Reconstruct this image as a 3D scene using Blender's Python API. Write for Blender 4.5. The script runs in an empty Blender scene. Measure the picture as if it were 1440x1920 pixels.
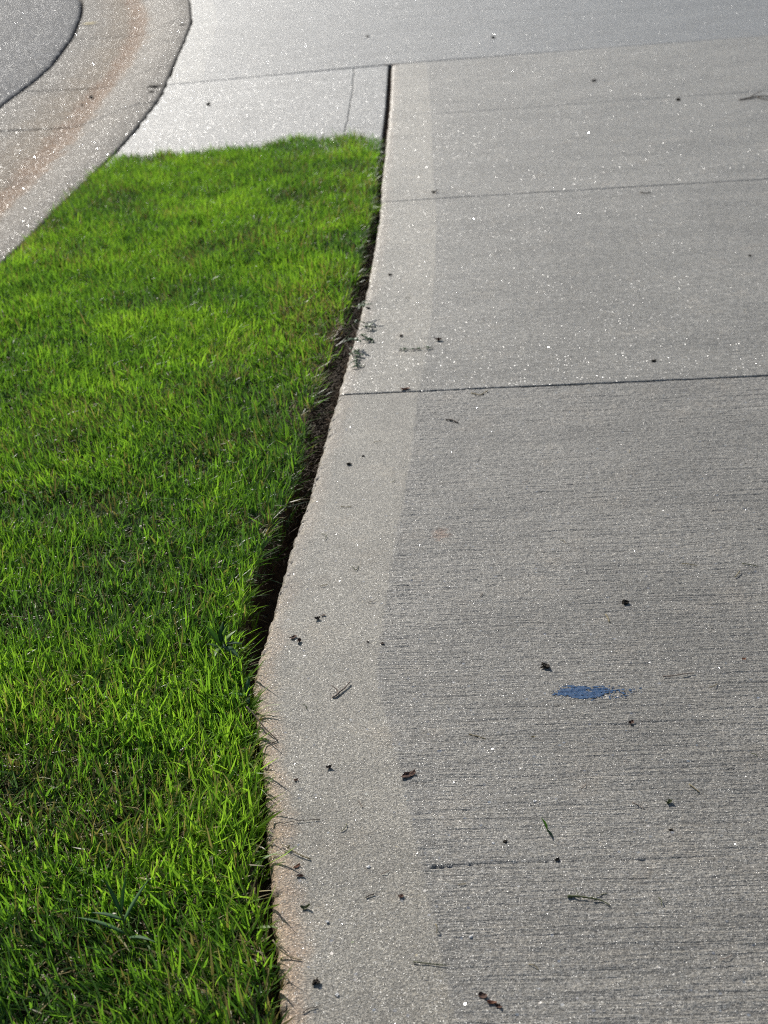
import bpy, bmesh, math, random
import numpy as np
from mathutils import Vector, Matrix, noise as mnoise

# ------------------------------------------------------------------ camera, sky, sun, exposure
scene = bpy.context.scene
COL = scene.collection
FPX, CAM_H, ROLL = 2500.0, 1.05, math.radians(5.0)
PITCH = math.atan(1270.0 / FPX)
cam_d = bpy.data.cameras.new('camera')
cam = bpy.data.objects.new('camera', cam_d)
COL.objects.link(cam)
cam.matrix_world = (Matrix.Translation((0, 0, CAM_H)) @ Matrix.Rotation(math.pi / 2 - PITCH, 4, 'X')
                    @ Matrix.Rotation(-ROLL, 4, 'Z'))
cam_d.sensor_width = 36.0
cam_d.sensor_fit = 'AUTO'
cam_d.lens = 36.0 * FPX / 1920.0
cam_d.clip_start, cam_d.clip_end = 0.02, 500.0
cam_d.dof.use_dof = True
cam_d.dof.focus_distance = 1.8
cam_d.dof.aperture_fstop = 8.5
scene.camera = cam

SUN_EL, SUN_AZ = math.radians(31), math.radians(-24)      # azimuth measured from +Y towards +X
world = bpy.data.worlds.new('World')
scene.world = world
world.use_nodes = True
wn = world.node_tree
sky = wn.nodes.new('ShaderNodeTexSky')
sky.sky_type = 'NISHITA'
sky.sun_disc = False
sky.sun_elevation = SUN_EL
sky.sun_rotation = SUN_AZ
wn.links.new(sky.outputs[0], wn.nodes['Background'].inputs[0])
wn.nodes['Background'].inputs[1].default_value = 0.08
sun_d = bpy.data.lights.new('sun', 'SUN')
sun_d.energy = 4.2
sun_d.angle = math.radians(0.53)
sun_d.color = (1.0, 0.965, 0.90)
sun = bpy.data.objects.new('sun', sun_d)
COL.objects.link(sun)
to_sun = Vector((math.sin(SUN_AZ) * math.cos(SUN_EL), math.cos(SUN_AZ) * math.cos(SUN_EL), math.sin(SUN_EL)))
sun.rotation_euler = to_sun.to_track_quat('Z', 'Y').to_euler()
sun.location = to_sun * 20
vs = scene.view_settings
vs.view_transform, vs.look, vs.exposure, vs.gamma = 'Standard', 'None', 0.15, 1.0
vs.use_curve_mapping = False
scene.cycles.use_denoising = False
scene.cycles.max_bounces = 8
scene.cycles.sample_clamp_indirect = 4.0
scene.cycles.sample_clamp_direct = 250.0
scene.cycles.filter_width = 1.0

rng = np.random.default_rng(7)
random.seed(7)


# ------------------------------------------------------------------ helpers
def at(x, y, z=0.0):
    """the point of the level z that the photograph shows at pixel (x, y)"""
    a, b = (x - 720) / FPX, -(y - 960) / FPX
    cr, sr = math.cos(ROLL), math.sin(ROLL)
    a, b = a * cr + b * sr, -a * sr + b * cr
    c, s = math.cos(PITCH), math.sin(PITCH)
    d = (a, c + b * s, -s + b * c)
    k = (z - CAM_H) / d[2]
    return Vector((d[0] * k, d[1] * k, z))


def curve_y(pixels, z=0.0, before=(), after=()):
    """x as a smooth function of y through the ground points of a list of pixels"""
    pts = list(before) + [tuple(at(px, py, z)[:2]) for px, py in pixels] + list(after)
    pts.sort(key=lambda p: p[1])
    P = np.array(pts)
    return lambda y: np.interp(y, P[:, 1], P[:, 0])


def smooth_curve(f, r):
    k = np.linspace(-r, r, 9)
    w = 1 - (k / r) ** 2 * 0.8
    return lambda y: sum(f(np.asarray(y) + a) * b for a, b in zip(k, w)) / w.sum()


def vnoise(x, y, seed=0):
    x, y = np.broadcast_arrays(np.asarray(x, float), np.asarray(y, float))
    ix, iy = np.floor(x).astype(np.int64), np.floor(y).astype(np.int64)
    fx, fy = x - ix, y - iy
    fx, fy = fx * fx * (3 - 2 * fx), fy * fy * (3 - 2 * fy)

    def h(i, j):
        n = (i * 374761393 + j * 668265263 + seed * 974634777) & 0xFFFFFFFF
        n = ((n ^ (n >> 13)) * 1274126177) & 0xFFFFFFFF
        n = ((n ^ (n >> 15)) * 2246822519) & 0xFFFFFFFF
        return ((n ^ (n >> 16)) & 0xFFFFFF) / float(0xFFFFFF)
    return ((h(ix, iy) * (1 - fx) + h(ix + 1, iy) * fx) * (1 - fy)
            + (h(ix, iy + 1) * (1 - fx) + h(ix + 1, iy + 1) * fx) * fy)


def fbm(x, y, seed=0, octv=3):
    return sum(vnoise(x * 2 ** i, y * 2 ** i, seed + i) * .5 ** i for i in range(octv)) / sum(.5 ** i for i in range(octv))


def mesh_np(name, verts, faces, mat, parent=None, smooth=True, attrs=None):
    """verts (n,3); faces: list of (m,k) index arrays"""
    me = bpy.data.meshes.new(name)
    verts = np.asarray(verts, np.float32)
    me.vertices.add(len(verts))
    me.vertices.foreach_set('co', verts.ravel())
    loops = np.concatenate([np.asarray(f).ravel() for f in faces]).astype(np.int32)
    sizes = np.concatenate([np.full(len(f), np.asarray(f).shape[1]) for f in faces]).astype(np.int32)
    me.loops.add(len(loops))
    me.loops.foreach_set('vertex_index', loops)
    me.polygons.add(len(sizes))
    me.polygons.foreach_set('loop_start', (np.cumsum(sizes) - sizes).astype(np.int32))
    me.polygons.foreach_set('loop_total', sizes)
    if smooth:
        me.polygons.foreach_set('use_smooth', np.ones(len(sizes), bool))
    for k, (typ, arr) in (attrs or {}).items():
        a = me.attributes.new(k, typ, 'POINT')
        a.data.foreach_set('vector' if typ == 'FLOAT_VECTOR' else 'value', np.asarray(arr, np.float32).ravel())
    me.update()
    me.validate()
    me.materials.append(mat)
    o = bpy.data.objects.new(name, me)
    COL.objects.link(o)
    if parent:
        o.parent = parent
    return o


def grid_faces(nr, nc):
    i = np.arange((nr - 1) * nc).reshape(nr - 1, nc)[:, :-1].ravel()
    return np.stack([i, i + 1, i + nc + 1, i + nc], 1)


def empty(name, loc=(0, 0, 0)):
    o = bpy.data.objects.new(name, None)
    o.location = loc
    o.empty_display_size = 0.05
    COL.objects.link(o)
    return o


def tag(o, label=None, cat=None, group=None, kind=None):
    if label: o['label'] = label
    if cat: o['category'] = cat
    if group: o['group'] = group
    if kind: o['kind'] = kind
    return o


# ------------------------------------------------------------------ materials
class NT:
    def __init__(s, name):
        s.m = bpy.data.materials.new(name)
        s.m.use_nodes = True
        s.t = s.m.node_tree
        s.t.nodes.clear()
        s.out = s.t.nodes.new('ShaderNodeOutputMaterial')

    def n(s, typ, ins=None, **kw):
        nd = s.t.nodes.new('ShaderNode' + typ)
        for k, v in kw.items():
            setattr(nd, k, v)
        for k, v in (ins or {}).items():
            s.put(nd.inputs[k], v)
        return nd

    def put(s, sock, v):
        if hasattr(v, 'is_output') or isinstance(v, bpy.types.NodeSocket):
            s.t.links.new(v, sock)
        else:
            sock.default_value = v

    def math(s, op, a, b=0.0, c=0.0, clamp=False):
        nd = s.n('Math', {0: a, 1: b, 2: c}, operation=op)
        nd.use_clamp = clamp
        return nd.outputs[0]

    def vmath(s, op, a, b=None, scale=None):
        nd = s.n('VectorMath', {0: a}, operation=op)
        if b is not None: s.put(nd.inputs[1], b)
        if scale is not None: s.put(nd.inputs['Scale'], scale)
        return nd.outputs[0]

    def noise(s, vec, scale, detail=2.0, rough=0.55):
        return s.n('TexNoise', {'Vector': vec, 'Scale': scale, 'Detail': detail, 'Roughness': rough}).outputs[0]

    def step(s, v, a, b, lo=0.0, hi=1.0):
        nd = s.n('MapRange', {0: v, 1: a, 2: b, 3: lo, 4: hi})
        nd.interpolation_type = 'SMOOTHSTEP'
        return nd.outputs[0]

    def mix(s, f, a, b, mode='MIX'):
        nd = s.t.nodes.new('ShaderNodeMix')
        nd.data_type = 'RGBA'
        nd.blend_type = mode
        s.put(nd.inputs[0], f)
        s.put(nd.inputs[6], a)
        s.put(nd.inputs[7], b)
        return nd.outputs[2]

    def xyz(s, x, y, z=0.0):
        return s.n('CombineXYZ', {0: x, 1: y, 2: z}).outputs[0]


def glitter(b, base_shader, pos, nrm, layers):
    """quartz grains in the surface: small flat facets, each with a tilt of its own"""
    sh = base_shader
    for scale, tilt, keep, rad, rough, amt in layers:
        v = b.n('TexVoronoi', {'Vector': pos, 'Scale': scale})
        v.voronoi_dimensions = '3D'
        sep = b.n('SeparateColor', {0: v.outputs['Color']})
        tv = b.vmath('SCALE', b.vmath('SUBTRACT', v.outputs['Color'], (.5, .5, .5)), scale=2 * tilt)
        nn = b.vmath('NORMALIZE', b.vmath('ADD', nrm, tv))
        pick = b.n('TexWhiteNoise', {'Vector': v.outputs['Position']}).outputs[0]
        on = b.math('MULTIPLY', b.math('LESS_THAN', pick, keep), b.math('LESS_THAN', v.outputs['Distance'], rad))
        gl = b.n('BsdfGlossy', {'Color': (.9, .9, .9, 1), 'Roughness': rough, 'Normal': nn}).outputs[0]
        sh = b.n('MixShader', {0: b.math('MULTIPLY', on, amt), 1: sh, 2: gl}).outputs[0]
    return sh


def concrete(name, base=(.336, .316, .276), broom=1.0, border=True, edge_stain=False, clay=False, fine=1.0, quartz=.06, coarse=0):
    b = NT(name)
    st = b.n('Attribute', attribute_name='st').outputs['Vector']
    sp = b.n('SeparateXYZ', {0: st})
    t, s = sp.outputs[0], sp.outputs[1]
    g = b.n('NewGeometry')
    pos, nrm = g.outputs['Position'], g.outputs['Normal']
    big = b.noise(pos, 1.3, 3)
    mid = b.noise(pos, 11, 4, .6)
    spk = b.noise(pos, 300, 3, .9)
    cel = b.n('TexVoronoi', {'Vector': pos, 'Scale': 620.0})
    cev = b.n('SeparateColor', {0: cel.outputs['Color']}).outputs[0]
    grain = b.noise(pos, 620, 2, .8)
    wob = b.math('MULTIPLY', b.math('SUBTRACT', b.noise(pos, 9, 2), .5), .012)
    s2 = b.math('ADD', s, wob)
    bv = b.xyz(b.math('MULTIPLY', t, 9.0), b.math('MULTIPLY', s2, 320.0))
    br = b.noise(bv, 1.0, 3, .65)
    bv2 = b.xyz(b.math('MULTIPLY', t, 4.0), b.math('MULTIPLY', s2, 120.0))
    br2 = b.noise(bv2, 1.0, 2, .6)
    if border:
        tt = b.math('ADD', t, b.math('MULTIPLY', b.math('SUBTRACT', mid, .5), .004))
        inn = b.step(tt, .170, .178)
    else:
        inn = 1.0
    bw = b.math('MULTIPLY', inn, broom)
    # colour
    k = b.math('ADD', .80, b.math('MULTIPLY', big, .22))
    stn = b.noise(b.xyz(b.math('MULTIPLY', t, .6), s), 4.5, 5, .65)
    k = b.math('MULTIPLY', k, b.step(stn, .34, .62, .83, 1.07))
    k = b.math('MULTIPLY', k, b.step(b.noise(pos, 55, 3, .7), .35, .65, .74 if coarse else .90, 1.20 if coarse else 1.08))
    k = b.math('MULTIPLY', k, b.math('ADD', .84, b.math('MULTIPLY', mid, .32)))
    k = b.math('MULTIPLY', k, b.step(spk, .34, .66, 1 - .52 * fine, 1 + .45 * fine))
    k = b.math('MULTIPLY', k, b.math('ADD', .64, b.math('MULTIPLY', b.math('POWER', cev, 1.3), .82)))
    k = b.math('MULTIPLY', k, b.step(grain, .30, .48, 1 - .45 * fine, 1.0))
    k = b.math('MULTIPLY', k, b.math('SUBTRACT', 1.0, b.math('MULTIPLY', bw, b.step(br, .44, .34, 0, .38))))  # shade in the fine and coarse broom grooves, painted into the colour
    k = b.math('MULTIPLY', k, b.math('SUBTRACT', 1.0, b.math('MULTIPLY', bw, b.step(br2, .40, .30, 0, .35))))
    col = b.vmath('SCALE', b.mix(b.noise(pos, 230, 2, .8), (base[0] * 1.07, base[1] * 1.0, base[2] * .88, 1),
                                 (base[0] * .95, base[1] * 1.0, base[2] * 1.10, 1)), scale=k)
    if border:
        # the trowelled margin is closed with finer, slightly yellower cement paste
        col = b.mix(b.math('MULTIPLY', b.math('SUBTRACT', 1.0, inn), .85), col,
                    b.vmath('MULTIPLY', col, (1.19, 1.16, 1.09)))
        col = b.mix(b.math('MULTIPLY', b.step(mid, .52, .72), .22), col, b.vmath('MULTIPLY', col, (1.12, .98, .82)))
    if edge_stain:
        e = b.step(b.math('ADD', t, b.math('ADD', b.math('MULTIPLY', b.math('SUBTRACT', b.noise(pos, 38, 4, .7), .5), .034), b.math('MULTIPLY', b.math('SUBTRACT', b.noise(pos, 7, 2, .5), .52), .05))), .044, .008)
        e = b.math('MULTIPLY', e, b.step(s, 1.9, 1.45, .28, 1.05))
        rp = at(826, 1001)
        rd = b.n('VectorMath', {0: b.vmath('MULTIPLY', b.vmath('SUBTRACT', pos, (rp.x, rp.y, 0)), (1, .8, 0))}, operation='LENGTH').outputs['Value']
        rust = b.math('MULTIPLY', b.step(b.math('ADD', rd, b.math('MULTIPLY', b.math('SUBTRACT', b.noise(pos, 90, 3, .7), .5), .05)), .022, .004), .6)
        col = b.mix(rust, col, b.vmath('MULTIPLY', col, (1.25, .80, .60)))
        col = b.mix(b.math('MULTIPLY', e, .85), col, b.vmath('MULTIPLY', b.mix(b.noise(pos, 45, 3, .6),
                    (.52, .31, .17, 1), (.58, .46, .33, 1)), b.xyz(k, k, k)))
    if clay:
        # red clay silt left along the flow line
        q = b.math('ADD', t, b.math('MULTIPLY', b.math('SUBTRACT', b.noise(b.xyz(t, b.math('MULTIPLY', s, .3)), 11, 7, .7), .5), .19))
        c1 = b.math('MULTIPLY', b.step(q, .20, .36), b.step(q, .66, .40))
        c2 = b.math('MULTIPLY', b.step(q, .25, .30), b.step(q, .42, .35))
        col = b.mix(b.math('MULTIPLY', c1, .9), col, b.vmath('MULTIPLY', col, (1.06, .87, .63)))
        col = b.mix(b.math('MULTIPLY', c2, 1.0), col, b.vmath('MULTIPLY', col, (.95, .66, .40)))
    # relief
    hgt = b.math('ADD', b.math('MULTIPLY', spk, .0026 * fine), b.math('MULTIPLY', grain, .0012 * fine))
    hgt = b.math('ADD', hgt, b.math('MULTIPLY', bw, b.math('MULTIPLY', b.math('SUBTRACT', br, .5), .0034)))
    hgt = b.math('ADD', hgt, b.math('MULTIPLY', bw, b.math('MULTIPLY', b.math('SUBTRACT', br2, .5), .0020)))
    bump = b.n('Bump', {'Strength': 1.0, 'Distance': 1.0, 'Height': hgt}).outputs[0]
    ps = b.n('BsdfPrincipled', {'Base Color': col, 'Roughness': .85 if clay else .49, 'Specular IOR Level': .3 if clay else .5, 'Normal': bump}).outputs[0]
    extra = {0: [], 1: [(520, .50, .30, .42, .34, .20), (300, .48, .016, .32, .15, .5)], 2: [(300, .50, .30, .42, .33, .22), (135, .48, .045, .27, .14, .5)]}[coarse]
    sh = glitter(b, ps, pos, nrm, extra + [(1300, .50, .35, .42, .36, .11), (900, .45, .006, .36, .16, .6), (135, .45, quartz, .26, .08, .35)])
    b.t.links.new(sh, b.out.inputs[0])
    return b.m


def asphalt():
    b = NT('asphalt')
    g = b.n('NewGeometry')
    pos, nrm = g.outputs['Position'], g.outputs['Normal']
    v = b.n('TexVoronoi', {'Vector': pos, 'Scale': 130.0})
    sep = b.n('SeparateColor', {0: v.outputs['Color']})
    tone = b.math('ADD', .034, b.math('MULTIPLY', b.math('POWER', sep.outputs[0], 1.6), .23))
    tone = b.math('MULTIPLY', tone, b.step(v.outputs['Distance'], .62, .40, .35, 1.0))
    tone = b.math('MULTIPLY', tone, b.math('MULTIPLY', b.math('ADD', .75, b.math('MULTIPLY', b.noise(pos, 3, 3), .5)), b.step(b.noise(pos, 40, 4, .8), .35, .68, .6, 1.5)))
    col = b.xyz(tone, b.math('MULTIPLY', tone, 1.03), b.math('MULTIPLY', tone, 1.12))
    h = b.math('MULTIPLY', b.step(v.outputs['Distance'], .7, .2), .003)
    bump = b.n('Bump', {'Strength': .9, 'Distance': 1.0, 'Height': h}).outputs[0]
    ps = b.n('BsdfPrincipled', {'Base Color': col, 'Roughness': .85, 'Specular IOR Level': .25, 'Normal': bump}).outputs[0]
    sh = glitter(b, ps, pos, nrm, [(600, .5, .35, .42, .36, .12), (240, .5, .30, .42, .32, .14), (120, .5, .05, .28, .14, .6)])
    b.t.links.new(sh, b.out.inputs[0])
    return b.m


def soil(name, c1=(.032, .021, .013), c2=(.115, .072, .043)):
    b = NT(name)
    pos = b.n('NewGeometry').outputs['Position']
    n1, n2 = b.noise(pos, 60, 5, .7), b.noise(pos, 420, 2, .6)
    col = b.mix(b.step(n1, .35, .70), (*c1, 1), (*c2, 1))
    col = b.mix(b.step(n2, .45, .75, 0, .5), col, (*[x * 1.5 for x in c2], 1))
    h = b.math('ADD', b.math('MULTIPLY', n1, .012), b.math('MULTIPLY', n2, .003))
    bump = b.n('Bump', {'Strength': 1.0, 'Distance': 1.0, 'Height': h}).outputs[0]
    ps = b.n('BsdfPrincipled', {'Base Color': col, 'Roughness': .95, 'Specular IOR Level': .2, 'Normal': bump}).outputs[0]
    b.t.links.new(ps, b.out.inputs[0])
    return b.m


def leafy(name, stops, dry=(.34, .26, .13), trans=.58, rough=.38, spec=.5):
    """thin blades: colour from the blade's own value, light passes through"""
    b = NT(name)
    gv = b.n('Attribute', attribute_name='gv').outputs['Fac']
    dr = b.n('Attribute', attribute_name='dry').outputs['Fac']
    hf = b.n('Attribute', attribute_name='hf').outputs['Fac']
    ramp = b.n('ValToRGB', {0: gv})
    els = ramp.color_ramp.elements
    while len(els) < len(stops):
        els.new(.5)
    for e, (p, c) in zip(els, stops):
        e.position, e.color = p, (*c, 1)
    col = ramp.outputs[0]
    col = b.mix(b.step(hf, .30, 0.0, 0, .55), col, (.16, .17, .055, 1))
    dcol = b.mix(gv, (*[x * .55 for x in dry], 1), (*[x * 1.3 for x in dry], 1))
    col = b.mix(dr, col, dcol)
    ps = b.n('BsdfPrincipled', {'Base Color': col, 'Roughness': rough, 'Specular IOR Level': b.math('MULTIPLY', spec, b.math('SUBTRACT', 1.0, b.math('MULTIPLY', dr, .7)))}).outputs[0]
    tc = b.vmath('MULTIPLY', col, (1.50, 1.58, .8))
    tr = b.n('BsdfTranslucent', {'Color': tc}).outputs[0]
    f = b.math('MULTIPLY', trans, b.math('SUBTRACT', 1.0, b.math('MULTIPLY', dr, .6)))
    sh = b.n('MixShader', {0: f, 1: ps, 2: tr}).outputs[0]
    b.t.links.new(sh, b.out.inputs[0])
    return b.m


def plain(name, c1, c2, scale=200, rough=.8, trans=0.0, bump=.0008):
    b = NT(name)
    pos = b.n('NewGeometry').outputs['Position']
    n1 = b.noise(pos, scale, 4, .65)
    col = b.mix(b.step(n1, .3, .7), (*c1, 1), (*c2, 1))
    bm = b.n('Bump', {'Strength': .8, 'Distance': 1.0, 'Height': b.math('MULTIPLY', n1, bump)}).outputs[0]
    sh = b.n('BsdfPrincipled', {'Base Color': col, 'Roughness': rough, 'Specular IOR Level': .35, 'Normal': bm}).outputs[0]
    if trans:
        tr = b.n('BsdfTranslucent', {'Color': b.vmath('SCALE', col, scale=1.3)}).outputs[0]
        sh = b.n('MixShader', {0: trans, 1: sh, 2: tr}).outputs[0]
    b.t.links.new(sh, b.out.inputs[0])
    return b.m


M_WALK = concrete('broomed_concrete', edge_stain=True)
M_WALK_MID = concrete('mid_broomed_concrete', edge_stain=True, quartz=.03, coarse=1)
M_WALK_FAR = concrete('coarse_broomed_concrete', edge_stain=True, quartz=.03, coarse=2)
M_APRON = concrete('apron_concrete', base=(.345, .340, .322), broom=.3, border=False, quartz=.03, coarse=2)
M_CURB = concrete('curb_concrete', base=(.245, .215, .176), broom=.45, border=False, clay=True, quartz=.03, coarse=2)
M_ASPH = asphalt()
M_SOIL = soil('soil')
M_GROUND = soil('dry_ground', (.07, .06, .03), (.12, .11, .06))
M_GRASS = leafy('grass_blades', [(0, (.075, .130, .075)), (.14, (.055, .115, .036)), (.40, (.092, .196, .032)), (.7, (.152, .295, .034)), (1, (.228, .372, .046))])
M_WEED = leafy('weed_leaves', [(0, (.04, .10, .03)), (.5, (.08, .18, .035)), (1, (.18, .31, .04))], trans=.5)
M_GLAUC = leafy('bluish_blades', [(0, (.08, .16, .08)), (1, (.15, .27, .13))], trans=.5, rough=.5, spec=.25)
M_ROOT = plain('root_fibre', (.06, .042, .028), (.23, .17, .11), 300)
M_TWIG = plain('twig_bark', (.16, .115, .09), (.42, .33, .26), 500)
M_DARK = plain('dark_bark', (.05, .036, .027), (.14, .10, .075), 500)
M_STRAW = plain('straw', (.30, .24, .12), (.52, .44, .27), 300, .6, .3)
M_BROWN = plain('brown_leaf', (.055, .028, .018), (.16, .075, .045), 300, .7, .15)
M_RUST = plain('rust_leaf', (.14, .055, .03), (.32, .14, .07), 300, .7, .2)
M_CLOD = plain('dark_clod', (.018, .014, .010), (.06, .045, .03), 400, .95)
M_PALE = plain('pale_stone', (.55, .53, .50), (.75, .73, .70), 300, .35)
M_OLIVE = plain('olive_clipping', (.07, .09, .03), (.20, .21, .09), 300, .6, .25)
M_BLUE = plain('blue_paint', (.002, .034, .100), (.008, .084, .215), 500, .55)
M_YELL = plain('yellow_paint', (.55, .38, .01), (.70, .52, .04), 200, .55)

# ------------------------------------------------------------------ ground curves
EDGE_PX = [(735, 120), (731, 200), (723, 275), (716, 340), (712, 400), (703, 460), (690, 530), (668, 620), (650, 680),
           (632, 740), (612, 810), (590, 890), (572, 950), (553, 1000), (535, 1060), (515, 1130), (495, 1200),
           (482, 1240), (474, 1275), (478, 1330), (487, 1400), (495, 1480), (500, 1560), (507, 1640), (513, 1740),
           (520, 1830), (526, 1920)]
edge0 = curve_y(EDGE_PX, before=[(-.06, -.6), (-.13, .55)], after=[(.55, 11.)])
edge = smooth_curve(edge0, .018)
BACK_PX = [(355, 0), (358, 40), (345, 75), (325, 120), (300, 180), (258, 235), (215, 285), (140, 360), (100, 395), (50, 450), (0, 490)]
back = smooth_curve(curve_y(BACK_PX, before=[(-1.10, -.6), (-1.10, 2.0), (-1.09, 3.0)],
                            after=[(-1.45, 12.6), (-1.9, 14.2), (-2.6, 16.)]), .25)
ROAD_PX = [(158, 0), (155, 30), (140, 70), (100, 125), (60, 160), (0, 203)]
front = smooth_curve(curve_y(ROAD_PX, -.07, before=[(-1.76, -.6), (-1.75, 3.), (-1.74, 5.2)],
                             after=[(-2.5, 13.4), (-2.9, 14.8), (-3.5, 16.)]), .3)
W_BORDER = .175


# ------------------------------------------------------------------ ground sheet
def sheet(name, x0, x1, y0, y1, z, mat):
    v = [(x0, y0, z), (x1, y0, z), (x1, y1, z), (x0, y1, z)]
    return tag(mesh_np(name, v, [np.array([[0, 1, 2, 3]])], mat, smooth=False), kind='structure')


sheet('ground', -150, 150, -100, 200, -.16, M_GROUND)

# road: cambered a little, ends in a ragged edge against the gutter
ys = np.concatenate([np.arange(-2, 13, .012), np.linspace(13, 16, 40)])
rag = .022 * (fbm(ys * 18, ys * 0 + 3, 5) - .5) + .014 * (vnoise(ys * 70, ys * 0, 9) - .5)
cols = np.array([.020, .022, .028, .045, .08, .25, .8, 2.5, 8.0])
zz = np.array([-.115, -.078, -.071, -.068, -.066, -.064, -.058, -.04, -.0])
X = front(ys)[:, None] - .004 + rag[:, None] - cols[None]
V = np.stack([X, np.repeat(ys[:, None], len(cols), 1), np.repeat(zz[None], len(ys), 0)], -1)
tag(mesh_np('road', V.reshape(-1, 3), [grid_faces(len(ys), len(cols))[:, ::-1]], M_ASPH), kind='structure')


# ------------------------------------------------------------------ slabs
def axis_with_ends(n0, n1, step, lo_round=True, hi_round=True):
    a = [0, .0006, .0014, .0026, .004, .006]
    mid = np.arange(n0 + .009, n1 - .008, step)
    return np.concatenate([n0 + np.array(a), mid, n1 - np.array(a[::-1])])


def round_z(d, r):
    """drop of a rounded arris of radius r at distance d from the edge"""
    d = np.clip(d, 0, r)
    return -(r - np.sqrt(np.maximum(r * r - (r - d) ** 2, 0)))


GOUGES = [((800, 1626), (1440, 1600), .0036, .0019), ((780, 1524), (1130, 1508), .0022, .0017), ((765, 1467), (1400, 1442), .0018, .0017),
          ((720, 1197), (1430, 1178), .0018, .0018), ((720, 1212), (1300, 1196), .0014, .0016), ((790, 1496), (1200, 1482), .0012, .0016),
          ((1000, 1360), (1440, 1350), .0012, .0018), ((860, 1400), (1250, 1384), .0012, .0016), ((830, 1740), (960, 1735), .0014, .0018),
          ((980, 1760), (1130, 1756), .0018, .0018), ((840, 1560), (1000, 1545), .0012, .0016), ((730, 1300), (900, 1292), .0012, .0018)]


def broom_height(t, s, x, y, grain=1.0):
    w = .010 * (vnoise(t * 4, s * 7, 11) - .5) + .0022 * (vnoise(t * 28, s * 60, 12) - .5)
    s2 = s + w
    l1 = vnoise(t * 6, s2 * 165, 13)
    l2 = vnoise(t * 26, s2 * 340, 14)
    amp = .45 + 1.1 * vnoise(t * 5, s * 6, 15)
    inn = np.clip((t - .170) / .007, 0, 1)
    h = -.0021 * inn * (amp * (.5 * l1 + .5 * l2) - .5)
    h = h + grain * (.0009 * inn + .0006) * (vnoise(x * 300, y * 300, 17) - .5) + .0012 * (1 - inn) * 0
    h = h + .0004 * (vnoise(x * 120, y * 120, 18) - .5) * (.3 + .7 * inn)
    h = h + .0022 * (fbm(x * 4, y * 4, 19) - .5)
    for a, b_, depth, wid in GOUGES:
        A, B = at(*a), at(*b_)
        dx, dy = B.x - A.x, B.y - A.y
        u = ((x - A.x) * dx + (y - A.y) * dy) / (dx * dx + dy * dy)
        dist = y - (A.y + dy * u) + .003 * (vnoise(x * 30, 0 * x, 21) - .5) + .004 * (vnoise(x * 7, 0 * x + 5, 22) - .5)
        fade = np.clip(u / .02, 0, 1) * (.22 + .78 * np.clip(1 - u, 0, 1) ** 1.6) * (u < 1) * (.5 + .8 * vnoise(x * 45, 0 * x + 2, 23))
        h = h - depth * fade * np.exp(-(dist / wid) ** 2) * inn
    return h


walk = tag(empty('sidewalk'), kind='structure')


def slab(name, s0, s1, m0, m1, width, rowstep, colfun, mat, parent, left=None, relief=True, score=None, nose=.011, rl=.005, toff=0.0):
    """one panel: rows follow the joints, columns measure from the left edge"""
    left = left or edge
    s = axis_with_ends(s0 + .0017, s1 - .0017, rowstep)
    if score is not None:
        s = np.sort(np.concatenate([s, score + np.linspace(-.008, .008, 17)]))
    t = colfun
    S, T = np.meshgrid(s, t, indexing='ij')
    m = m0 + (m1 - m0) * (S - s0) / (s1 - s0)
    x = left(s)[:, None] + T
    jag = (.0045 * (fbm(s * 26, s * 0, 31) - .5) + .0030 * (vnoise(s * 160, s * 0, 32) - .5))[:, None] * np.exp(-T / .012)
    x = x + jag
    y = S + m * T
    z = round_z(T, nose) + round_z(S - s[0], rl) + round_z(s[-1] - S, rl)
    chip = np.clip((fbm(S * 48, T * 90, 33) - .52) / .12, 0, 1)
    z = z - (.0010 + .0042 * chip) * np.exp(-((T - .003) / .009) ** 2)
    ej = np.exp(-np.minimum(S - s[0], s[-1] - S) / .006)
    y = y + ej * (.0022 * (fbm(x * 20, S * 0 + s0, 35) - .5) + .0016 * (vnoise(x * 130, S * 0 + s0, 36) - .5))
    if relief:
        z = z + broom_height(T, S, x, y)
    else:
        z = z + .0030 * (fbm(x * 3, y * 3, 19) - .5)
    if score is not None:
        z = z - .0035 * np.exp(-((S - score) / .0026) ** 2) * (T > .19)
    # skirts down the four sides
    P = np.stack([x, y, z], -1)
    st = np.stack([T + toff, S, 0 * S], -1)

    def ring(A, down):
        lo = lambda R: np.concatenate([R[..., :2], np.full(R[..., :1].shape, -.115)], -1) if down else R
        A = np.concatenate([lo(A[:1]), A, lo(A[-1:])], 0)
        return np.concatenate([lo(A[:, :1]), A, lo(A[:, -1:])], 1)
    P, st = ring(P, True), ring(st, False)
    nr, nc = P.shape[:2]
    return mesh_np(name, P.reshape(-1, 3), [grid_faces(nr, nc)], mat, parent, attrs={'st': ('FLOAT_VECTOR', st)})


nosing = np.array([0, .0006, .0016, .003, .005, .0075, .010, .013, .0165])
cols_fine = np.concatenate([nosing, np.arange(.0195, 1.12, .003), np.arange(1.13, 3.05, .06)])
cols_mid = np.concatenate([nosing, np.arange(.02, 1.6, .03), np.arange(1.62, 3.05, .1)])
J0, J1, J2, J3 = .86 - 1e-3, at(632, 740).y, at(715, 378).y, at(735, 120).y
JS = at(813, 213).y + .012
slab('slab', -.62, J0, -.08, -.08, 3.0, .03, cols_mid, M_WALK, walk, relief=False)
slab('slab', J0, J1, -.08, -.115, 3.0, .002, cols_fine, M_WALK, walk)
slab('slab', J1, J2, -.115, -.115, 3.0, .012, cols_mid, M_WALK_MID, walk, relief=False)
slab('slab', J2, J3, -.115, -.070, 3.0, .02, cols_mid, M_WALK_FAR, walk, relief=False, score=JS)
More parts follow.
